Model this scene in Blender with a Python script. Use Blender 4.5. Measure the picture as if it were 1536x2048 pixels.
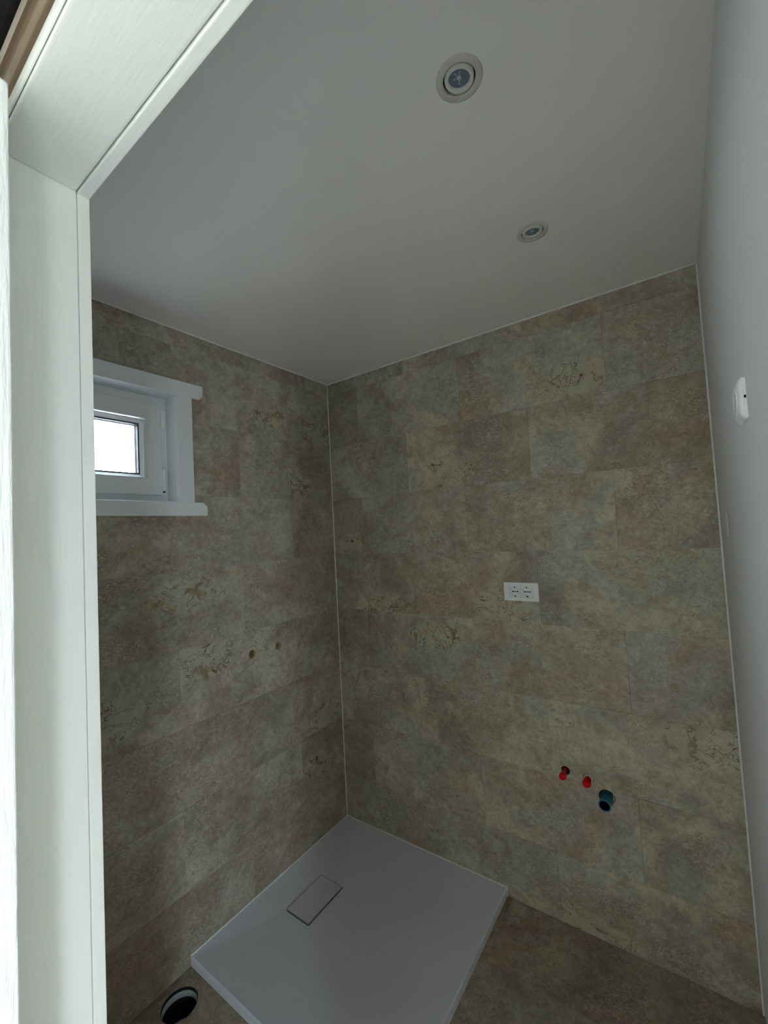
import bpy, bmesh, math, random
from mathutils import Vector, Matrix
S = bpy.context.scene
C = S.collection
for o in list(bpy.data.objects):
    bpy.data.objects.remove(o)

# ------------------------------------------------------------------ camera
F_PX, YAW, PITCH, ROLL = 837.886, 0.6131364, 0.0460876, -0.0529962
CAM = Vector((1.57796, -1.747673, 1.554526))
fw = Vector((-math.sin(YAW)*math.cos(PITCH), math.cos(YAW)*math.cos(PITCH), math.sin(PITCH)))
rt = Vector((math.cos(YAW), math.sin(YAW), 0)); up = rt.cross(fw)
r2 = rt*math.cos(ROLL) + up*math.sin(ROLL); u2 = -rt*math.sin(ROLL) + up*math.cos(ROLL)
cd = bpy.data.cameras.new('camera'); cam = bpy.data.objects.new('camera', cd); C.objects.link(cam)
cam.matrix_world = Matrix(((r2.x, u2.x, -fw.x, CAM.x), (r2.y, u2.y, -fw.y, CAM.y), (r2.z, u2.z, -fw.z, CAM.z), (0, 0, 0, 1)))
cd.sensor_fit = 'VERTICAL'; cd.sensor_height = 24; cd.lens = F_PX/2048*24
cd.clip_start = 0.01; cd.clip_end = 200
S.camera = cam

# ------------------------------------------------------------------ world, light, exposure
SKY = 45.0
w = bpy.data.worlds.new('sky'); S.world = w; w.use_nodes = True
bg = w.node_tree.nodes['Background']
bg.inputs[0].default_value = (0.76, 0.88, 1.0, 1); bg.inputs[1].default_value = SKY
S.view_settings.view_transform = 'Standard'; S.view_settings.look = 'None'
S.view_settings.gamma = 1; S.view_settings.use_curve_mapping = False
S.view_settings.exposure = -0.45
def portal(name, loc, direction, sx, sy):
    l = bpy.data.lights.new(name, 'AREA'); l.shape = 'RECTANGLE'; l.size = sx; l.size_y = sy
    l.cycles.is_portal = True
    o = bpy.data.objects.new(name, l); C.objects.link(o); o.location = loc
    o.rotation_euler = Vector(direction).to_track_quat('-Z', 'Y').to_euler()
portal('window_portal', (-0.112, -1.13, 1.92), (1, 0, 0), 0.52, 0.44)
portal('slit_portal', (3.12, -2.75, .82), (-1, 0, 0), .34, 1.9)  # samples daylight through the narrow gap in the added end wall

# ------------------------------------------------------------------ materials
def nt(name):
    m = bpy.data.materials.new(name); m.use_nodes = True
    t = m.node_tree; b = t.nodes['Principled BSDF']
    return m, t, b
def N(t, kind, **kw):
    n = t.nodes.new(kind)
    for k, v in kw.items():
        if k.startswith('i_'):
            n.inputs[int(k[2:]) if k[2:].isdigit() else k[2:]].default_value = v
        else: setattr(n, k, v)
    return n
def L(t, a, b): t.links.new(a, b)
def lin(r, g, b):
    f = lambda c: (c/255/12.92) if c/255 <= .04045 else ((c/255+.055)/1.055)**2.4
    return (f(r), f(g), f(b), 1)
def plain(name, col, rough=.5, bump=0, scale=200, stretch=None, metallic=0, spec=.5, detail=3, mottling=0):
    m, t, b = nt(name)
    b.inputs['Base Color'].default_value = col; b.inputs['Roughness'].default_value = rough
    b.inputs['Metallic'].default_value = metallic; b.inputs['Specular IOR Level'].default_value = spec
    if bump or mottling:
        tc = N(t, 'ShaderNodeTexCoord'); mp = N(t, 'ShaderNodeMapping')
        if stretch: mp.inputs['Scale'].default_value = stretch
        L(t, tc.outputs['Object'], mp.inputs[0])
        n = N(t, 'ShaderNodeTexNoise'); n.inputs['Scale'].default_value = scale; n.inputs['Detail'].default_value = detail
        L(t, mp.outputs[0], n.inputs['Vector'])
        if bump:
            bp = N(t, 'ShaderNodeBump'); bp.inputs['Strength'].default_value = bump; bp.inputs['Distance'].default_value = .002
            L(t, n.outputs[0], bp.inputs['Height']); L(t, bp.outputs[0], b.inputs['Normal'])
        if mottling:
            r = N(t, 'ShaderNodeMapRange'); r.inputs[3].default_value = 1-mottling; r.inputs[4].default_value = 1+mottling
            L(t, n.outputs[0], r.inputs[0])
            mx = N(t, 'ShaderNodeVectorMath', operation='SCALE'); mx.inputs[0].default_value = col[:3]
            L(t, r.outputs[0], mx.inputs['Scale']); L(t, mx.outputs[0], b.inputs['Base Color'])
    return m

def stone_material(name, tint):
    """printed travertine tile; each tile object carries seed, flip, vein_x, vein_y"""
    m, t, b = nt(name)
    tc = N(t, 'ShaderNodeTexCoord')
    def attr(n): return N(t, 'ShaderNodeAttribute', attribute_type='OBJECT', attribute_name=n).outputs['Fac']
    seed, flip, vx, vy = attr('seed'), attr('flip'), attr('vein_x'), attr('vein_y')
    cen = N(t, 'ShaderNodeVectorMath', operation='SUBTRACT'); cen.inputs[1].default_value = (.295, 0, .1475)
    L(t, tc.outputs['Object'], cen.inputs[0])
    fl = N(t, 'ShaderNodeVectorMath', operation='SCALE'); L(t, cen.outputs[0], fl.inputs[0]); L(t, flip, fl.inputs['Scale'])
    sc = N(t, 'ShaderNodeCombineXYZ')
    for i, k in enumerate((3.7, 5.1, 2.3)):
        q = N(t, 'ShaderNodeMath', operation='MULTIPLY'); q.inputs[1].default_value = k; L(t, seed, q.inputs[0]); L(t, q.outputs[0], sc.inputs[i])
    P = N(t, 'ShaderNodeVectorMath', operation='ADD'); L(t, fl.outputs[0], P.inputs[0]); L(t, sc.outputs[0], P.inputs[1])
    def noise(vec, scale, detail=3, rough=.55, dist=0, off=0, stretch=None):
        mp = N(t, 'ShaderNodeMapping'); mp.inputs['Location'].default_value = (off, off*.7, off*1.3)
        if stretch: mp.inputs['Scale'].default_value = stretch
        L(t, vec, mp.inputs[0])
        n = N(t, 'ShaderNodeTexNoise'); n.inputs['Scale'].default_value = scale; n.inputs['Detail'].default_value = detail
        n.inputs['Roughness'].default_value = rough; n.inputs['Distortion'].default_value = dist
        L(t, mp.outputs[0], n.inputs['Vector']); return n.outputs[0]
    def rng(x, a, b_, c=0., d=1.):
        r = N(t, 'ShaderNodeMapRange', interpolation_type='SMOOTHSTEP'); r.inputs[1].default_value = a; r.inputs[2].default_value = b_
        r.inputs[3].default_value = c; r.inputs[4].default_value = d; L(t, x, r.inputs[0]); return r.outputs[0]
    def math_(op, x, y):
        q = N(t, 'ShaderNodeMath', operation=op)
        for i, z in enumerate((x, y)):
            if z is None: continue
            if isinstance(z, (int, float)): q.inputs[i].default_value = z
            else: L(t, z, q.inputs[i])
        return q.outputs[0]
    def mix(fac, a, c, mode='MIX'):
        x = N(t, 'ShaderNodeMix', data_type='RGBA', blend_type=mode)
        if isinstance(fac, (int, float)): x.inputs[0].default_value = fac
        else: L(t, fac, x.inputs[0])
        for i, z in ((6, a), (7, c)):
            if isinstance(z, tuple): x.inputs[i].default_value = z
            else: L(t, z, x.inputs[i])
        return x.outputs[2]
    p = P.outputs[0]
    # base tones
    n1 = noise(p, 3.2, 6, .62, .5)
    base = mix(rng(n1, .36, .66), lin(142, 135, 120), lin(188, 182, 165))
    base = mix(rng(noise(p, 2.6, 6, .65, .6, 11), .48, .60, 0, .8), base, lin(164, 144, 130))      # pinkish
    base = mix(rng(noise(p, 2.8, 6, .65, .6, 23), .49, .61, 0, .7), base, lin(160, 160, 150))       # greenish grey
    base = mix(rng(noise(p, 5, 6, .7, .8, 37), .54, .68, 0, .5), base, lin(134, 114, 92))       # brown stain
    base = mix(rng(noise(p, 5, 6, .7, .8, 51), .58, .70, 0, .4), base, lin(200, 196, 178))        # pale bloom
    # each tile's print fades from one end to the other
    sep = N(t, 'ShaderNodeSeparateXYZ'); L(t, fl.outputs[0], sep.inputs[0])
    tone = attr('tone')
    fade = math_('MULTIPLY', rng(math_('ADD', sep.outputs[0], math_('MULTIPLY', math_('SUBTRACT', noise(p, 6, 4, .6, 0, 33), .5), .5)), -.25, .2, 1, 0), tone)
    base = mix(rng(fade, 0, 1, 0, .45), base, lin(146, 126, 108))
    base = mix(rng(math_('MULTIPLY', fade, -1), 0, 1, 0, .35), base, lin(182, 180, 164))
    # fine cloud and speckle
    f1 = noise(p, 52, 5, .7, .8, 3)
    base = mix(1., base, mix(rng(f1, .32, .68), (.83, .82, .80, 1), (1.14, 1.14, 1.14, 1)), 'MULTIPLY')
    m1 = noise(p, 15, 6, .68, .9, 71)
    base = mix(1., base, mix(rng(m1, .34, .66), (.88, .87, .85, 1), (1.09, 1.09, 1.09, 1)), 'MULTIPLY')
    f2 = noise(p, 170, 3, .6, 0, 7)
    base = mix(rng(noise(p, 95, 3, .6, 1.2, 83), .60, .70, 0, .45), base, lin(206, 202, 186))
    base = mix(rng(f2, .62, .74, 0, .5), base, lin(120, 110, 92))
    # pale and dark worm lines
    wl = noise(p, 42, 2, .5, 2.0, 13, (1, 1, 1.4)); wm = rng(noise(p, 6, 3, .6, 0, 61), .44, .58)
    ln_ = math_('ABSOLUTE', math_('SUBTRACT', wl, .5), None)
    base = mix(math_('MULTIPLY', math_('MULTIPLY', rng(ln_, .004, .03, 1, 0), wm), .75), base, lin(208, 203, 186))
    wl2 = noise(p, 17, 3, .55, 1.8, 29, (.8, 1, 1.6)); wm2 = rng(noise(p, 6, 2, .5, 0, 77), .50, .62)
    l2 = math_('ABSOLUTE', math_('SUBTRACT', wl2, .47), None)
    base = mix(math_('MULTIPLY', math_('MULTIPLY', rng(l2, .003, .02, 1, 0), wm2), .6), base, lin(104, 92, 74))
    # shell-like contour veins round (vein_x, vein_y)
    vc = N(t, 'ShaderNodeCombineXYZ'); L(t, vx, vc.inputs[0]); L(t, vy, vc.inputs[2])
    dv = N(t, 'ShaderNodeVectorMath', operation='SUBTRACT'); L(t, tc.outputs['Object'], dv.inputs[0]); L(t, vc.outputs[0], dv.inputs[1])
    dm = N(t, 'ShaderNodeMapping'); dm.inputs['Scale'].default_value = (1, 0, 2.3); L(t, dv.outputs[0], dm.inputs[0])
    dl = N(t, 'ShaderNodeVectorMath', operation='LENGTH'); L(t, dm.outputs[0], dl.inputs[0])
    wob = math_('ADD', dl.outputs['Value'], math_('MULTIPLY', math_('SUBTRACT', noise(p, 9, 3, .6, 0, 5), .5), .22))
    vm = rng(wob, .12, .19, 1, 0)
    base = mix(math_('MULTIPLY', vm, .40), base, lin(190, 186, 164))
    vn = noise(p, 7.5, 3, .5, 1.3, 91)
    for lv, wd, st in ((.455, .0065, .8), (.50, .009, .95), (.57, .0065, .8), (.485, .022, .25)):
        a = math_('ABSOLUTE', math_('SUBTRACT', vn, lv), None)
        k = math_('MULTIPLY', math_('MULTIPLY', rng(a, .001, wd, 1, 0), vm), st)
        k = math_('MULTIPLY', k, rng(noise(p, 7, 2, .5, 0, 19), .34, .46, .35, 1))
        base = mix(k, base, lin(80, 62, 38))
    sp = math_('MULTIPLY', rng(noise(p, 16, 3, .6, .8, 43), .58, .66), math_('MULTIPLY', vm, .6))
    base = mix(sp, base, lin(116, 88, 58))
    out = mix(1., base, tint, 'MULTIPLY')
    L(t, out, b.inputs['Base Color'])
    b.inputs['Roughness'].default_value = .55; b.inputs['Specular IOR Level'].default_value = .35
    bp = N(t, 'ShaderNodeBump'); bp.inputs['Strength'].default_value = .25; bp.inputs['Distance'].default_value = .0015
    L(t, math_('ADD', f1, math_('MULTIPLY', f2, .4)), bp.inputs['Height']); L(t, bp.outputs[0], b.inputs['Normal'])
    return m

M = {}
M['stone'] = stone_material('travertine_print', (.89, .885, .87, 1))
M['floor_stone'] = stone_material('travertine_floor', (.82, .77, .71, 1))
M['ceiling'] = plain('ceiling_paint', (.78, .77, .73, 1), .9, .05, 300)
M['paint'] = plain('wall_paint', (.75, .755, .735, 1), .85, .12, 350)
M['backing'] = plain('wall_core', (.42, .39, .33, 1), .9)
M['timber'] = plain('white_painted_timber', (.78, .81, .77, 1), .55, .15, 40, (6, 6, .5), detail=5)
M['timber_x'] = plain('white_painted_timber_across', (.80, .83, .79, 1), .55, .12, 40, (.5, 6, 6), detail=5)
M['leaf'] = plain('grained_white_door', (.75, .78, .76, 1), .45, 1.0, 60, (1.2, 4, .5), detail=5)
M['frame_wood'] = plain('brown_track_wood', (.13, .09, .055, 1), .4, .3, 30, (.4, 5, 5), mottling=.25)  # dark brown for the track rail
M['grey_wood'] = plain('grey_track_wood', (.30, .27, .22, 1), .5, .3, 30, (.4, 5, 5), mottling=.25)  # grey-brown for the fillet above the rail
M['pvc'] = plain('white_upvc', (.78, .80, .80, 1), .35)
M['trimwhite'] = plain('white_board', (.74, .76, .77, 1), .5)
M['gasket'] = plain('black_gasket', (.012, .016, .022, 1), .5)
M['plastic'] = plain('white_plastic', (.82, .85, .83, 1), .35)
M['black'] = plain('black_void', (.004, .004, .004, 1), .9)
M['tray'] = plain('tray_resin', (.70, .725, .78, 1), .45, .25, 420)
M['cover'] = plain('drain_cover_resin', (.64, .66, .70, 1), .4, .15, 420)
M['steel'] = plain('steel_edge', (.6, .62, .64, 1), .3, metallic=1)
M['silicone'] = plain('white_silicone', (.82, .82, .76, 1), .4)
M['ringpaint'] = plain('lamp_ring_paint', (.50, .49, .42, 1), .45)
M['gimbal'] = plain('lamp_gimbal_paint', (.58, .59, .54, 1), .4)
M['reflector'] = plain('lamp_reflector', (.26, .31, .33, 1), .35)
M['red'] = plain('red_plastic', (.52, .002, .004, 1), .55, spec=.15)
M['blue'] = plain('blue_plastic', (.025, .21, .31, 1), .4)
M['navy'] = plain('dark_blue_plastic', (.004, .008, .045, 1), .9, spec=.05)
M['brass'] = plain('brass_fitting', (.50, .40, .18, 1), .35, metallic=.85)
M['pipe_grey'] = plain('grey_pvc_pipe', (.42, .45, .44, 1), .4)
M['pipe_green'] = plain('green_pipe_rim', (.05, .16, .11, 1), .5)
M['shade_black'] = plain('shade_black_matte', (.006, .005, .005, 1), .8, spec=.1)  # near-black: shade put into the gap board, also on the added roof
M['deck'] = plain('pale_deck', (.42, .40, .37, 1), .8, .2, 60, mottling=.1)
def glass_mat(name, tint, spec_tint):
    m = bpy.data.materials.new(name); m.use_nodes = True; t = m.node_tree; t.nodes.clear()
    o = N(t, 'ShaderNodeOutputMaterial'); mx = N(t, 'ShaderNodeMixShader'); tr = N(t, 'ShaderNodeBsdfTransparent'); g = N(t, 'ShaderNodeBsdfGlossy')
    lw = N(t, 'ShaderNodeLayerWeight'); lw.inputs[0].default_value = .5
    pw = N(t, 'ShaderNodeMath', operation='POWER'); pw.inputs[1].default_value = 4; L(t, lw.outputs['Facing'], pw.inputs[0])
    fr = N(t, 'ShaderNodeMath', operation='MULTIPLY_ADD'); fr.inputs[1].default_value = .5; fr.inputs[2].default_value = .02; L(t, pw.outputs[0], fr.inputs[0])
    tr.inputs[0].default_value = tint; g.inputs['Roughness'].default_value = .02; g.inputs[0].default_value = spec_tint
    L(t, fr.outputs[0], mx.inputs[0]); L(t, tr.outputs[0], mx.inputs[1]); L(t, g.outputs[0], mx.inputs[2]); L(t, mx.outputs[0], o.inputs[0])
    return m
M['glass'] = glass_mat('window_glass', (.98, .99, .99, 1), (1, 1, 1, 1))
M['lens'] = plain('lamp_lens_glass', (.12, .16, .19, 1), .12, .6, 260, mottling=.5)
M['lens_core'] = plain('lamp_lens_core', (.42, .45, .42, 1), .3)
M['redclear'] = plain('translucent_red_tube', (.36, .02, .02, 1), .25)

# ------------------------------------------------------------------ mesh helpers
def box(bm, x0, x1, y0, y1, z0, z1):
    v = [bm.verts.new(p) for p in ((x0, y0, z0), (x1, y0, z0), (x1, y1, z0), (x0, y1, z0), (x0, y0, z1), (x1, y0, z1), (x1, y1, z1), (x0, y1, z1))]
    for f in ((0, 3, 2, 1), (4, 5, 6, 7), (0, 1, 5, 4), (1, 2, 6, 5), (2, 3, 7, 6), (3, 0, 4, 7)):
        bm.faces.new([v[i] for i in f])
def prism(bm, pts, axis, a, b):
    """extrude a 2D outline along an axis (0,1,2)"""
    def mk(p, s):
        q = list(p); q.insert(axis, s); return bm.verts.new(q)
    A = [mk(p, a) for p in pts]; B = [mk(p, b) for p in pts]; n = len(pts)
    bm.faces.new(A); bm.faces.new(B[::-1])
    for i in range(n): bm.faces.new((A[i], B[i], B[(i+1) % n], A[(i+1) % n]))
def lathe(bm, prof, mat=Matrix(), n=40, close=True):
    """prof: (r, h) pairs round local Z"""
    rings = []
    for r, h in prof:
        if r < 1e-7: rings.append([bm.verts.new(mat @ Vector((0, 0, h)))])
        else: rings.append([bm.verts.new(mat @ Vector((r*math.cos(2*math.pi*i/n), r*math.sin(2*math.pi*i/n), h))) for i in range(n)])
    for a, b in zip(rings, rings[1:]):
        for i in range(n):
            j = (i+1) % n
            if len(a) == 1 and len(b) == 1: continue
            if len(a) == 1: bm.faces.new((a[0], b[i], b[j]))
            elif len(b) == 1: bm.faces.new((a[i], a[j], b[0]))
            else: bm.faces.new((a[i], a[j], b[j], b[i]))
def obj(name, bm, mat, parent=None, bevel=0, smooth=None, seg=2, loc=None):
    bmesh.ops.recalc_face_normals(bm, faces=bm.faces)
    if bevel:
        ed = [e for e in bm.edges if len(e.link_faces) == 2 and e.calc_face_angle(0) > .6]
        bmesh.ops.bevel(bm, geom=ed, offset=bevel, segments=seg, affect='EDGES', profile=.6)
    me = bpy.data.meshes.new(name); bm.to_mesh(me); bm.free()
    me.materials.append(M[mat])
    if smooth is not None:
        for p in me.polygons: p.use_smooth = True
        me.set_sharp_from_angle(angle=math.radians(smooth))
    o = bpy.data.objects.new(name, me); C.objects.link(o)
    if parent: o.parent = parent
    if loc: o.location = loc
    return o
def bx(name, mat, dims, parent=None, bevel=0, seg=2):
    bm = bmesh.new(); box(bm, *dims); return obj(name, bm, mat, parent, bevel, seg=seg)
def struct(o): o['kind'] = 'structure'; return o
def tag(o, label, cat, group=None):
    o['label'] = label; o['category'] = cat
    if group: o['group'] = group
    return o
def thing(name, loc, label, cat, group=None):
    o = bpy.data.objects.new(name, None); C.objects.link(o); o.location = loc; o.empty_display_size = .05
    return tag(o, label, cat, group)
def cyl_cut(center, direction, r, length):
    """temporary cutter cylinder, centred"""
    bm = bmesh.new(); q = Vector(direction).to_track_quat('Z', 'Y').to_matrix().to_4x4(); q.translation = Vector(center)
    lathe(bm, [(0, -length/2), (r, -length/2), (r, length/2), (0, length/2)], q, 40)
    bmesh.ops.recalc_face_normals(bm, faces=bm.faces)
    me = bpy.data.meshes.new('cut'); bm.to_mesh(me); bm.free()
    o = bpy.data.objects.new('cut', me); C.objects.link(o); return o
def cut(targets, cutters):
    for o in targets:
        for c in cutters:
            m = o.modifiers.new('b', 'BOOLEAN'); m.object = c; m.operation = 'DIFFERENCE'; m.solver = 'EXACT'
    bpy.context.view_layer.update(); dg = bpy.context.evaluated_depsgraph_get()
    for o in targets:
        me = bpy.data.meshes.new_from_object(o.evaluated_get(dg)); o.modifiers.clear(); o.data = me
    for c in cutters: bpy.data.objects.remove(c)

# ------------------------------------------------------------------ the room shell
W, H, D, T = 1.685, 2.4, 1.53, .006      # width, height, depth, tile thickness
FY = -1.62                                # outer face of the door wall
def rects(bm, u0, u1, z0, z1, holes, mk):
    xs = sorted({u0, u1, *[h for q in holes for h in (q[0], q[1]) if u0 < h < u1]})
    zs = sorted({z0, z1, *[h for q in holes for h in (q[2], q[3]) if z0 < h < z1]})
    for a, b_ in zip(xs, xs[1:]):
        for c, d in zip(zs, zs[1:]):
            if any(q[0] <= (a+b_)/2 <= q[1] and q[2] <= (c+d)/2 <= q[3] for q in holes): continue
            mk(bm, a, b_, c, d)
WIN = (-1.38, -.882, 1.709, 2.131)        # window opening y0 y1 z0 z1
bm = bmesh.new(); box(bm, -.14, W+.12, T, .12, -.1, H+.1); wall_back = struct(obj('wall_back', bm, 'backing'))
bm = bmesh.new(); rects(bm, FY, T, -.1, H+.1, [WIN], lambda b, a, c, d, e: box(b, -.108, -T, a, c, d, e)); wall_left = struct(obj('wall_left', bm, 'backing'))
bmesh_r = bmesh.new(); box(bmesh_r, W, W+.12, FY, T, -.1, H+.1); wall_right = struct(obj('wall_right', bmesh_r, 'paint'))
DOOR = (.968, 1.66, -.2, 2.02)
bm = bmesh.new(); rects(bm, -T, W, -.1, H+.1, [DOOR], lambda b, a, c, d, e: box(b, a, c, FY+.002, -D, d, e)); wall_front = struct(obj('wall_front', bm, 'paint'))
bm = bmesh.new(); box(bm, -T, W, -D, T, H, H+.1); ceiling = struct(obj('ceiling', bm, 'ceiling'))
bm = bmesh.new(); box(bm, -T, W, FY, T, -.09, -T); floor = struct(obj('floor', bm, 'backing'))

# ---- tiles: running bond of 590 x 295 mm
Z0, DZ, TL = .2624, .2950, .5905
A_B, B_B = .207, .503                      # seam phases on the back wall
A_L, B_L = -.305, -.600                    # on the left wall
GAP = .00025
tile_cache = {}
rnd = random.Random(4)
def tile(parent, rot, u0, u1, z0, z1, ou, oz, holes=(), mat='stone', vein=None, seed=None, face=0.0, flat=False):
    """u0..u1, z0..z1 visible piece; ou, oz = origin of the full tile, so the print keeps its place"""
    key = (round(u0-ou, 4), round(u1-ou, 4), round(z0-oz, 4), round(z1-oz, 4), mat, flat) if not holes else None
    if key in tile_cache: me = tile_cache[key]
    else:
        bm = bmesh.new()
        hs = [(h[0]-ou, h[1]-ou, h[2]-oz, h[3]-oz) for h in holes]
        rects(bm, u0-ou+GAP, u1-ou-GAP, z0-oz+GAP, z1-oz-GAP, hs, lambda b, a, c, d, e: box(b, a, c, 0, T-.0005, d, e))
        if not holes:
            ed = [e for e in bm.edges if all(v.co.y < 1e-6 for v in e.verts)]
            bmesh.ops.bevel(bm, geom=ed, offset=.0003, segments=1, affect='EDGES')
        bmesh.ops.recalc_face_normals(bm, faces=bm.faces)
        me = bpy.data.meshes.new('tile'); bm.to_mesh(me); bm.free(); me.materials.append(M[mat])
        if key: tile_cache[key] = me
    o = bpy.data.objects.new('tile', me); C.objects.link(o); o.parent = parent
    o['seed'] = float(seed if seed is not None else rnd.choice((1, 2, 4, 5, 6, 8, 9)) + .37*rnd.random())
    o['tone'] = rnd.uniform(-1, 1)
    o['flip'] = float(rnd.choice((1, -1)))
    o['vein_x'], o['vein_y'] = [float(q) for q in (vein or (9, 9))]
    if flat:                                # floor tile: local x -> X, local z -> +Y, local -y -> up
        o.rotation_euler = (math.radians(-90), 0, 0)
        o.matrix_local = Matrix(((1, 0, 0, ou), (0, 0, 1, oz), (0, -1, 0, 0), (0, 0, 0, 1)))
    elif rot: o.rotation_euler = (0, 0, math.radians(90)); o.location = (0, ou, oz)
    else: o.location = (ou, 0, oz)
    return o
VB = {(5, .503): (.2, .07), (3, .503): (.43, .07), (2, .207): (.4, .2), (6, .797): (.50, .08), (1, 1.093): (.52, .23), (4, -.383): (.55, .05), (3, -.087): (.42, .03), (-1, 1.093): (.1, .06)}
VL = {(6, -.895): (.5, .09), (5, -.60): (.45, .06), (5, -.6): (.3, .08), (2, -1.485): (.3, .12), (0, -.305): (.12, .12), (6, -.305): (.22, .06), (3, -1.19): (.35, .2)}
tiles_back, tiles_left = {}, {}
def lay(parent, rot, a, b_, phA, phB, veins, store, holes):
    for k in range(-1, 8):
        z0, z1 = Z0+DZ*k, Z0+DZ*(k+1); ph = phA if k % 2 == 0 else phB
        u = ph - TL*4
        while u < b_:
            c0, c1 = max(u, a), min(u+TL, b_)
            if c1-c0 > .004:
                zz0, zz1 = max(z0, 0 if not rot or True else 0), min(z1, H)
                hs = [h for h in holes if h[0] < c1 and h[1] > c0 and h[2] < zz1 and h[3] > zz0]
                vn = next((v for (kk, uu), v in veins.items() if kk == k and abs(uu-u) < .03), None)
                if vn is None and rnd.random() < .05: vn = (rnd.uniform(.05, .5), rnd.uniform(.03, .25))
                store[(k, round(u, 2))] = tile(parent, rot, c0, c1, zz0, zz1, u, z0, hs, vein=vn)
            u += TL
lay(wall_back, 0, 0, W, A_B, B_B, VB, tiles_back, [])
lay(wall_left, 1, -D, -.0005, A_L, B_L, VL, tiles_left, [WIN])
def tiles_at(store, u, z, r):
    out = []
    for (k, uu), o in store.items():
        z0 = Z0+DZ*k
        if uu-r-.01 < u < uu+TL+r+.01 and z0-r < z < z0+DZ+r: out.append(o)
    return out
# floor tiles
FH = []
floor_tiles = {}
for j in range(0, 6):
    y1 = -.0005-DZ*j; y0 = max(y1-DZ, -D); ph = .31 if j % 2 == 0 else .02
    if y0 >= y1: continue
    u = ph-TL*2
    while u < W:
        c0, c1 = max(u, 0), min(u+TL, W)
        if c1-c0 > .004: floor_tiles[(j, round(u, 2))] = tile(floor, 0, c0, c1, y0, y1, u, y0, mat='floor_stone', flat=True, vein=(rnd.uniform(.1, .5), .15) if rnd.random() < .4 else None)
        u += TL
# threshold strip under the door
struct(bx('trim_1', 'floor_stone', (.99, 1.66, FY+.005, -D-.001, -T, .004)))['label'] = 'threshold strip'

# ------------------------------------------------------------------ white sealant beads along the corners
def bead(name, dims): return struct(bx(name, 'silicone', dims, None, .0012, 1))
b_ = .0045
bead('trim_2', (0.0002, b_, -b_, -.0002, .036, H-.0002))                     # back-left corner
bead('trim_3', (W-.005, W-.0002, -.005, -.0002, .0002, H-.0002))             # back-right corner
bead('trim_4', (b_, W-.007, -.006, -.0002, H-.006, H-.0002))                 # back, under ceiling
bead('trim_5', (0.0002, .006, -D+.001, -b_, H-.006, H-.0002))                # left, under ceiling

# ------------------------------------------------------------------ ceiling spots
spots = [((1.2955, -1.0245), 'white recessed ceiling downlight nearest the door opening, larger in view'),
         ((1.286, -.5095), 'white recessed ceiling downlight nearer the tiled back wall')]
cut([ceiling], [cyl_cut((x, y, H), (0, 0, 1), .036, .15) for (x, y), _ in spots])
def downlight(x, y, label, tilt):
    t = thing('ceiling_downlight', (x, y, H), label, 'downlight', 'recessed ceiling downlights')
    I = Matrix()
    bm = bmesh.new(); lathe(bm, [(.0305, .004), (.0305, -.0015), (.032, -.003), (.040, -.003), (.0435, -.0012), (.044, -.0002), (.0355, -.0002), (.0355, .004), (.0305, .004)], I, 56)
    obj('outer_ring', bm, 'ringpaint', t, smooth=40)
    bm = bmesh.new(); lathe(bm, [(.0355, -.0001), (.0355, .06), (0, .06)], I, 40); obj('can', bm, 'black', t, smooth=40)
    R_ = tilt
    bm = bmesh.new(); lathe(bm, [(.0195, .006), (.0198, -.0005), (.0215, -.0028), (.0262, -.0028), (.0278, -.001), (.0282, .0025), (.0278, .007), (.0195, .006)], R_, 56)
    g = obj('gimbal_ring', bm, 'gimbal', t, smooth=40)
    bm = bmesh.new(); lathe(bm, [(0, .0022), (.0120, .0022), (.0196, .0026), (.0196, .0036), (0, .0034)], R_, 40); obj('lens', bm, 'lens', t, smooth=40)
    for g, ln in ((1.9, .0125), (3.4, .0105), (4.4, .0135), (5.2, .0125)):
        bm = bmesh.new(); q = R_ @ Matrix.Rotation(g, 4, 'Z')
        for pts in ([(.0035, -.0009), (.0035, .0009), (ln, .0016), (ln+.001, 0), (ln, -.0016)],):
            A = [bm.verts.new(q @ Vector((x, y, .0024))) for x, y in pts]; B = [bm.verts.new(q @ Vector((x, y, .0017 if x < .01 else .0021))) for x, y in pts]
            bm.faces.new(A); bm.faces.new(B[::-1])
            for j in range(5): bm.faces.new((A[j], B[j], B[(j+1) % 5], A[(j+1) % 5]))
        obj('lens_facet', bm, 'reflector', t)
    bm = bmesh.new(); lathe(bm, [(0, .0010), (.003, .0013), (.0042, .0022), (0, .0024)], R_, 16); obj('lens_core', bm, 'lens_core', t, smooth=60)
    return t
downlight(*spots[0][0], spots[0][1], Matrix.Rotation(math.radians(5), 4, Vector((.4, 1, 0))))
downlight(*spots[1][0], spots[1][1], Matrix.Rotation(math.radians(3), 4, Vector((1, .3, 0))))

# ------------------------------------------------------------------ window in the left wall
y0, y1, z0, z1 = WIN
win = bpy.data.objects.new('window_1', None); C.objects.link(win); struct(win); win.location = (0, 0, 0)
def wpart(name, mat, dims, parent=None, bevel=.0015): return bx(name, mat, dims, parent or win, bevel)
# lining of the opening
bm = bmesh.new()
for d in ((-.1075, -.0005, y0, y0+.004, z0, z1), (-.1075, -.0005, y1-.004, y1, z0, z1), (-.1075, -.0005, y0+.004, y1-.004, z0, z0+.004), (-.1075, -.0005, y0+.004, y1-.004, z1-.004, z1)): box(bm, *d)
obj('reveal_lining', bm, 'trimwhite', win)
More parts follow.
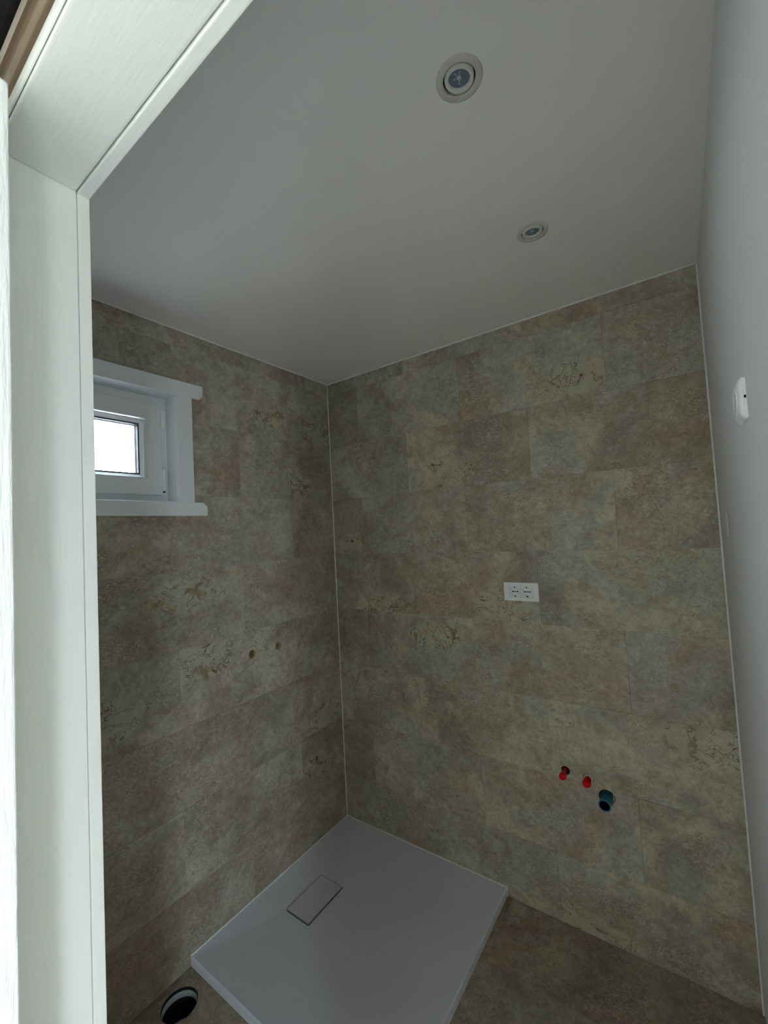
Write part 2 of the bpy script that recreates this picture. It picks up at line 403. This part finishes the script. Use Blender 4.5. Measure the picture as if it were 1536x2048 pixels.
# architrave boards on the tiles (header and sill boards with clipped ends)
bt = .016
def clipped(name, ya, yb, za, zb, low):
    c = .017
    if low: pts = [(ya, za+c), (ya+c*.8, za), (yb-c*.8, za), (yb, za+c), (yb, zb), (ya, zb)]
    else: pts = [(ya, za), (yb, za), (yb, zb-c), (yb-c, zb), (ya+c, zb), (ya, zb-c)]
    bm = bmesh.new(); prism(bm, pts, 0, .0003, bt); return obj(name, bm, 'trimwhite', win, .001)
clipped('header_board', y0-.106, -.776, 2.1275, 2.186, True)
clipped('sill_board', y0-.112, -.770, 1.655, 1.7085, False)
wpart('side_board', 'trimwhite', (.0003, bt-.001, -.8825, -.8235, 1.7086, 2.1276), bevel=.0004)
wpart('side_board', 'trimwhite', (.0003, bt-.001, y0-.059, y0+.0005, 1.709, 2.127), bevel=.001)
# fixed frame (recessed), sash, glazing bead, gasket, pane
def ring(name, mat, ya, yb, za, zb, wd, xa, xb, bevel=.002, parent=None, prof=None):
    """mitred rectangular ring; prof = outline (inward offset, x)"""
    pr = prof or [(0, xa), (0, xb), (wd, xb), (wd, xa)]
    bm = bmesh.new(); cs = []
    for (sy, sz) in ((0, 0), (1, 0), (1, 1), (0, 1)):
        cs.append([bm.verts.new((x, (yb-o) if sy else (ya+o), (zb-o) if sz else (za+o))) for o, x in pr])
    n = len(pr)
    for i in range(4):
        a, c = cs[i], cs[(i+1) % 4]
        for j in range(n): bm.faces.new((a[j], a[(j+1) % n], c[(j+1) % n], c[j]))
    return obj(name, bm, mat, parent or win, bevel)
ya, yb, za, zb = y0+.004, y1-.004, z0+.004, z1-.004
ring('fixed_frame', 'pvc', ya, yb, za, zb, .03, -.107, -.066)
sy0, sy1, sz0, sz1 = ya+.026, -.913, 1.7395, 2.093
sash = ring('sash', 'pvc', sy0, sy1, sz0, sz1, .062, -.105, -.052, .003)
gy1, gz0, gz1 = -.976, 1.801, 2.026
gy0 = sy0+(sy1-gy1)
ring('glazing_bead', 'pvc', gy0-.001, gy1+.001, gz0-.001, gz1+.001, .017, 0, 0, 0.0008, sash, [(0, -.078), (0, -.055), (.004, -.0535), (.017, -.066), (.017, -.078)])
ring('gasket', 'gasket', gy0+.014, gy1-.014, gz0+.014, gz1-.014, .006, -.082, -.0655, 0, sash)
ring('spacer_bar', 'steel', gy0+.017, gy1-.017, gz0+.017, gz1-.017, .006, -.098, -.086, 0, sash)
bx('glass_pane', 'glass', (-.084, -.081, gy0+.012, gy1-.012, gz0+.012, gz1-.012), sash)
bx('glass_pane', 'glass', (-.102, -.099, gy0+.012, gy1-.012, gz0+.012, gz1-.012), sash)
for za_, zb_ in ((2.003, 2.072), (1.757, 1.842)):
    bm = bmesh.new(); q = Matrix.Translation((-.050, -.9085, 0))
    lathe(bm, [(0, za_), (.0055, za_+.001), (.006, za_+.003), (.006, zb_-.003), (.0055, zb_-.001), (0, zb_)], q, 20)
    hg = obj('hinge', bm, 'plastic', win, smooth=40)
bx('hinge_pin', 'gasket', (-.064, -.053, -.9125, -.9035, 1.7505, 1.7555), win)

# ------------------------------------------------------------------ shower tray
TX, TY, TZ = .8776, -.8879, .0345
tr = thing('shower_tray', (0, 0, 0), 'square pale grey shower tray in the tiled corner on the floor', 'shower tray')
dx0, dx1, dy0, dy1 = .152, .2735, -.560, -.3605
bm = bmesh.new()
lip = .014
o_ = [(0.001, -.001), (TX, -.001), (TX, TY), (.001, TY)]
i_ = [(lip, -lip), (TX-lip, -lip), (TX-lip, TY+lip), (lip, TY+lip)]
d_ = [(dx0-.004, dy1+.004), (dx1+.004, dy1+.004), (dx1+.004, dy0-.004), (dx0-.004, dy0-.004)]
rows = [[bm.verts.new((x, y, .0003)) for x, y in o_], [bm.verts.new((x, y, TZ-.004)) for x, y in o_],
        [bm.verts.new((x+(.004 if x < .1 else -.004)*0 + (-.004 if x > .1 else 0), y+(.004 if y < -.1 else 0), TZ)) for x, y in o_],
        [bm.verts.new((x, y, TZ-.0005)) for x, y in i_], [bm.verts.new((x, y, TZ-.010)) for x, y in d_],
        [bm.verts.new((x, y, TZ-.026)) for x, y in d_]]
for a, c in zip(rows, rows[1:]):
    for i in range(4): bm.faces.new((a[i], a[(i+1) % 4], c[(i+1) % 4], c[i]))
bm.faces.new(rows[-1]); bm.faces.new(rows[0][::-1])
obj('basin', bm, 'tray', tr, .0015)
cv = bx('drain_cover', 'cover', (dx0, dx1, dy0, dy1, TZ-.016, TZ-.0062), tr, .001)
bm = bmesh.new()
for q in ((dx0, dx1, dy0-.0016, dy0), (dx0, dx1, dy1, dy1+.0016), (dx0-.0016, dx0, dy0-.0016, dy1+.0016), (dx1, dx1+.0016, dy0-.0016, dy1+.0016)):
    box(bm, *q, TZ-.016, TZ-.0055)
obj('cover_edge', bm, 'steel', cv)
# silicone round the tray
bead('trim_6', (0.0002, .004, TY, -.0002, TZ+.0002, TZ+.005))
bead('trim_7', (.004, TX+.002, -.004, -.0002, TZ+.0002, TZ+.005))
bead('trim_8', (TX+.0004, TX+.004, -.004, -.0002, .0002, TZ+.004))

# ------------------------------------------------------------------ floor waste hole
hx, hy, hr = .0885, -.9795, .0575
ft = [o for (j, u), o in floor_tiles.items() if u-.07 < hx < u+TL+.07 and -DZ*j+.07 > hy > -DZ*(j+1)-.07]
cut(ft, [cyl_cut((hx, hy, 0), (0, 0, 1), hr, .05)])
cut([floor], [cyl_cut((hx, hy, -.03), (0, 0, 1), hr, .2)])
dp = thing('floor_waste_pipe', (hx, hy, 0), 'open round drain hole in the floor beside the shower tray, grey pipe inside', 'drain pipe')
bm = bmesh.new(); lathe(bm, [(.0535, -.034), (.0535, -.013), (.0545, -.0115), (.0555, -.0115), (.0555, -.3)]); obj('pipe', bm, 'pipe_grey', dp, smooth=40)
bm = bmesh.new(); lathe(bm, [(.0555, -.02), (.0555, -.0100), (.0563, -.0100), (.0563, -.02), (.0555, -.02)]); obj('pipe_rim', bm, 'pipe_green', dp, smooth=40)
bm = bmesh.new(); lathe(bm, [(.0573, -.0008), (.0566, -.0008), (.0566, -.06), (.0573, -.06), (.0573, -.0008)]); obj('hole_shade_ring', bm, 'black', dp, smooth=40)  # black ring paints the dark edge inside the hole
bm = bmesh.new(); lathe(bm, [(0, -.299), (.0530, -.299), (.0530, -.030), (.0534, -.030)]); obj('pipe_shade', bm, 'black', dp, smooth=40)  # black colour stands for the shade deep in the pipe

# ------------------------------------------------------------------ double power socket on the back wall
sx0, sx1, sz0_, sz1_ = .951, 1.0925, 1.238, 1.313
sk = thing('double_socket', ((sx0+sx1)/2, 0, (sz0_+sz1_)/2), 'white double power socket plate on the tiled back wall', 'socket')
w2, h2 = (sx1-sx0)/2, (sz1_-sz0_)/2
bm = bmesh.new()
rects(bm, -w2, w2, -h2, h2, [(-.0485, .0485, -.0235, .0235)], lambda b, a, c, d, e: box(b, a, c, -.0075, -.0003, d, e))
bmesh.ops.remove_doubles(bm, verts=bm.verts, dist=1e-5)
obj('cover_plate', bm, 'plastic', sk)
for s in (-1, 1):
    bm = bmesh.new(); cx = s*.0242
    box(bm, cx-.0235, cx+.0235, -.0070, -.0004, -.0228, .0228)
    md = obj('socket_module', bm, 'plastic', sk)
    bpy.context.view_layer.update()
    cut([md], [cyl_cut((sk.location.x+cx, -.0075, sk.location.z), (0, 1, 0), .0196, .009)])
    q = Matrix.Translation((cx, 0, 0)) @ Matrix.Rotation(math.radians(90), 4, 'X')
    bm = bmesh.new(); lathe(bm, [(0, .0031), (.0180, .0031), (.0182, .0085), (.0190, .0088), (.0190, .0031)], q, 40)
    obj('round_well', bm, 'plastic', md, smooth=35)
    for a_, c_, h_ in ((-.0130, -.0050, .0024), (-.0020, .0020, .0026), (.0050, .0130, .0024)):
        bx('pin_hole', 'black', (cx+a_, cx+c_, -.0036, -.0030, -h_, h_), md)
    for sg in (1, -1):
        bx('earth_contact', 'black', (cx-.003, cx+.003, -.0092, -.0032, sg*.0185-.0018, sg*.0185+.0018), md)

# ------------------------------------------------------------------ water and waste stubs in the back wall
def stub_holes(points, store, wall, axis):
    for (u, z, r) in points:
        c = (u, 0, z) if axis == 1 else (0, u, z)
        d = (0, 1, 0) if axis == 1 else (1, 0, 0)
        cut(tiles_at(store, u, z, r), [cyl_cut(c, d, r, .08)])
        cut([wall], [cyl_cut(c, d, r, .16)])
stub_holes([(1.146, .588, .0165), (1.2275, .583, .0175), (1.286, .5295, .0275)], tiles_back, wall_back, 1)
RX = Matrix.Rotation(math.radians(90), 4, 'X')       # local +Z -> -Y (out of the wall)
t = thing('red_water_stub', (1.144, 0, .585), 'left red capped water pipe stub sticking out of the back wall', 'pipe stub', 'capped water stubs')
bm = bmesh.new(); lathe(bm, [(.0095, -.05), (.0105, -.02), (.0105, .0), (.009, .020), (.009, .034), (.006, .036), (.006, -.05)], RX, 28); obj('tube', bm, 'redclear', t, smooth=40)
bm = bmesh.new(); lathe(bm, [(0, -.05), (.0045, -.05), (.0045, .030), (0, .030)], RX, 20); obj('inner_pin', bm, 'plastic', t, smooth=40)
bm = bmesh.new(); lathe(bm, [(.0085, .024), (.0098, .026), (.0125, .034), (.0128, .044), (.0118, .047), (.004, .0475), (0, .0455)], RX, 28); obj('cap', bm, 'red', t, smooth=40)
t = thing('red_water_stub', (1.2265, 0, .580), 'right red capped water pipe stub between the left red stub and the blue pipe', 'pipe stub', 'capped water stubs')
bm = bmesh.new(); lathe(bm, [(.0155, -.04), (.0155, .0015), (.0145, .003), (.0115, .003), (.0115, -.04)], RX, 28); obj('fitting_ring', bm, 'silicone', t, smooth=40)
bm = bmesh.new(); lathe(bm, [(0, -.03), (.0112, -.03), (.0112, .004), (.0125, .010), (.0140, .030), (.0145, .038), (.0130, .041), (.004, .0415), (0, .0395)], RX, 28); obj('cap', bm, 'red', t, smooth=40)
t = thing('blue_waste_stub', (1.284, 0, .524), 'blue open-ended waste pipe stub in the back wall, lowest on the right', 'pipe stub')
bm = bmesh.new(); lathe(bm, [(.0180, -.055), (.0178, .010), (.0172, .030), (.0180, .036), (.0204, .041), (.0210, .046), (.0204, .0475), (.0180, .0475), (.0170, .042), (.0155, .020), (.0150, -.055)], RX, 36); obj('tube', bm, 'blue', t, smooth=40)
bm = bmesh.new(); lathe(bm, [(.0174, .0455), (.0168, .041), (.0153, .020), (.0150, .002), (0, .002)], RX, 28); obj('inner_plug', bm, 'navy', t, smooth=40)
bm = bmesh.new(); lathe(bm, [(.0258, -.05), (.0258, .0005), (.0245, .002), (.0235, .0005), (.0235, -.05)], RX, 36); 
for f in list(bm.faces):
    c = f.calc_center_median()
    if c.x < .004 or c.z > .012: bm.faces.remove(f)
obj('sleeve', bm, 'plastic', t, smooth=40)

# brass mixer connections in the left wall
LW = [(-.5712, 1.0465, .0185, 'left brass pipe fitting in the left tiled wall, sunk in a round hole'), (-.4255, 1.0469, .0165, 'right brass pipe fitting in the left tiled wall, nearer the corner')]
stub_holes([q[:3] for q in LW], tiles_left, wall_left, 0)
RL = Matrix.Rotation(math.radians(90), 4, 'Y')        # +Z -> +X
for u, z, r, lab in LW:
    t = thing('brass_fitting', (0, u, z), lab, 'pipe fitting', 'brass mixer connections')
    bm = bmesh.new(); lathe(bm, [(r-.0025, -.05), (r-.0025, -.005), (r-.004, -.003), (r-.0075, -.003), (r-.0085, -.005), (r-.0085, -.05)], RL, 6 if False else 28); obj('collar', bm, 'brass', t, smooth=40)
    bm = bmesh.new(); lathe(bm, [(r-.0087, -.035), (0, -.035)], RL, 24); obj('bore', bm, 'black', t)
    bm = bmesh.new(); lathe(bm, [(0, -.05), (.0028, -.05), (.0028, -.009), (0, -.009)], RL, 12); obj('pin', bm, 'brass', t, smooth=40)

# ------------------------------------------------------------------ thermostat on the right wall
tm = thing('wall_thermostat', (W, -.778, 1.750), 'white square wall thermostat with round dial high on the right wall', 'thermostat')
def rrect(w_, h_, r, n=6):
    out = []
    for cx, cy, a in ((w_-r, h_-r, 0), (-w_+r, h_-r, 90), (-w_+r, -h_+r, 180), (w_-r, -h_+r, 270)):
        for i in range(n+1):
            g = math.radians(a+90*i/n); out.append((cx+r*math.cos(g), cy+r*math.sin(g)))
    return out
bm = bmesh.new(); layers = [(.0365, .0, .005), (.0365, -.0040, .006), (.0355, -.0062, .007), (.0300, -.0105, .008), (.0285, -.0112, .008)]
rs = []
for hw, x, r in layers: rs.append([bm.verts.new((x-.0003, a, b2)) for a, b2 in rrect(hw, hw, r)])
n = len(rs[0])
for a, c in zip(rs, rs[1:]):
    for i in range(n): bm.faces.new((a[i], a[(i+1) % n], c[(i+1) % n], c[i]))
bm.faces.new(rs[0]); bm.faces.new(rs[-1])
body = obj('body', bm, 'plastic', tm, smooth=35)
RR = Matrix.Rotation(math.radians(-90), 4, 'Y')
bm = bmesh.new(); lathe(bm, [(.0240, .0108), (.0236, .0128), (.0218, .0134), (.0218, .0126), (0, .0124)], RR, 48)
obj('dial', bm, 'plastic', tm, smooth=35)
bx('slot', 'black', (-.0040, -.0012, -.0374, -.0364, -.0015, .0035), tm)
# blank cover below it
bc = thing('blank_cover', (W, -.239, 1.523), 'small round white blank cover on the right wall below the thermostat', 'wall cover')
bm = bmesh.new(); lathe(bm, [(.034, .0003), (.034, .0015), (.032, .0035), (0, .0045)], RR, 40); obj('cover_disc', bm, 'paint', bc, smooth=35)

# ------------------------------------------------------------------ door frame (seen from outside the room)
JX, JZ = .988, 2.0
GR = -1.5425
fr = struct(bpy.data.objects.new('door_1', None)); C.objects.link(fr); fr.location = (JX, FY, 0)
def fpart(name, mat, d, bevel=.002):
    return bx(name, mat, (d[0]-JX, d[1]-JX, d[2]-FY, d[3]-FY, d[4], d[5]), fr, bevel, 3)
fpart('left_jamb', 'timber', (JX-.018, JX, FY, GR-.0002, 0, JZ+.018), .002)
fpart('left_edge_strip', 'timber', (JX-.018, JX+.0006, GR, -D+.001, 0, JZ), .001)
fpart('right_jamb', 'timber', (1.64, 1.658, FY, -D+.001, 0, JZ), .002)
fpart('head_board', 'timber_x', (JX, 1.658, FY, GR-.001, JZ, JZ+.018), .003)
fpart('head_edge_strip', 'timber_x', (JX-.002, 1.658, GR, -D+.001, JZ-.0015, JZ+.018), .0022)
# moulded track head above the opening on the outside
def headprof(name, mat, pts):
    bm = bmesh.new(); prism(bm, [(y-FY, z) for y, z in pts], 0, -.75, .70); return obj(name, bm, mat, fr, .0015, smooth=40)
headprof('head_moulding', 'timber_x', [(FY-.0005, JZ+.001), (FY-.0035, JZ+.002), (FY-.004, JZ+.007), (FY-.003, JZ+.013), (FY-.0005, JZ+.014)])
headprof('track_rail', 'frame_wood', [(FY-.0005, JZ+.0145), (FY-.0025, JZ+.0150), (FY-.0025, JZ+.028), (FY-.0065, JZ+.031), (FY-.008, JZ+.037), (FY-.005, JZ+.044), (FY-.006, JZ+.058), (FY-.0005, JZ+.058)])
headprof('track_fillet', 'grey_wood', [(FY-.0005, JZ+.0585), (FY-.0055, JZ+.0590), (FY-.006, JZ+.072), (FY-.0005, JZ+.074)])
struct(bx('trim_9', 'shade_black', (-.14, W+.12, FY-.010, FY-.0002, JZ+.0745, H+.1)))['label'] = 'near-black board standing in for the shaded gap above the door track'  # darkness of the gap put into the board's colour
# sliding leaf, almost fully open, its end edge towards the opening
lf = thing('sliding_door_leaf', (1.10, -1.652, .012), 'white grained sliding door leaf pushed open at the left edge', 'door')
bm = bmesh.new()
prism(bm, [(-.60, 0), (0, 0), (0, 1.974), (-.005, 1.9795), (-.012, 1.981), (-.60, 1.981)], 1, -.018, .018)
obj('leaf', bm, 'leaf', lf, .0028, seg=3)

# ground outside
struct(bx('ground', 'deck', (-12, 12, -14, 12, -.25, -.1)))

# unseen roof and walls, added to limit the daylight at the door
struct(bx('trim_10', 'shade_black', (-1.3, 3.0, -3.6, FY-.011, 2.42, 2.5)))['label'] = 'unseen dark roof added to block sky light above the door'
M['blocker'] = plain('blocker_render', (.52, .48, .40, 1), .85, .2, 80)
struct(bx('wall_blocker_back', 'blocker', (-1.3, 3.0, -3.7, -3.6, -.1, 2.5)))
bm = bmesh.new(); rects(bm, -3.7, FY-.011, -.1, 2.5, [(-2.9, -2.6, -.2, 1.75)], lambda b, a, c, d, e: box(b, 3.0, 3.1, a, c, d, e)); struct(obj('wall_blocker_end', bm, 'blocker'))  # added end wall, its narrow gap sized to set the door light
struct(bx('wall_blocker_side', 'blocker', (-1.4, -1.3, -3.7, FY-.011, -.1, 2.5)))
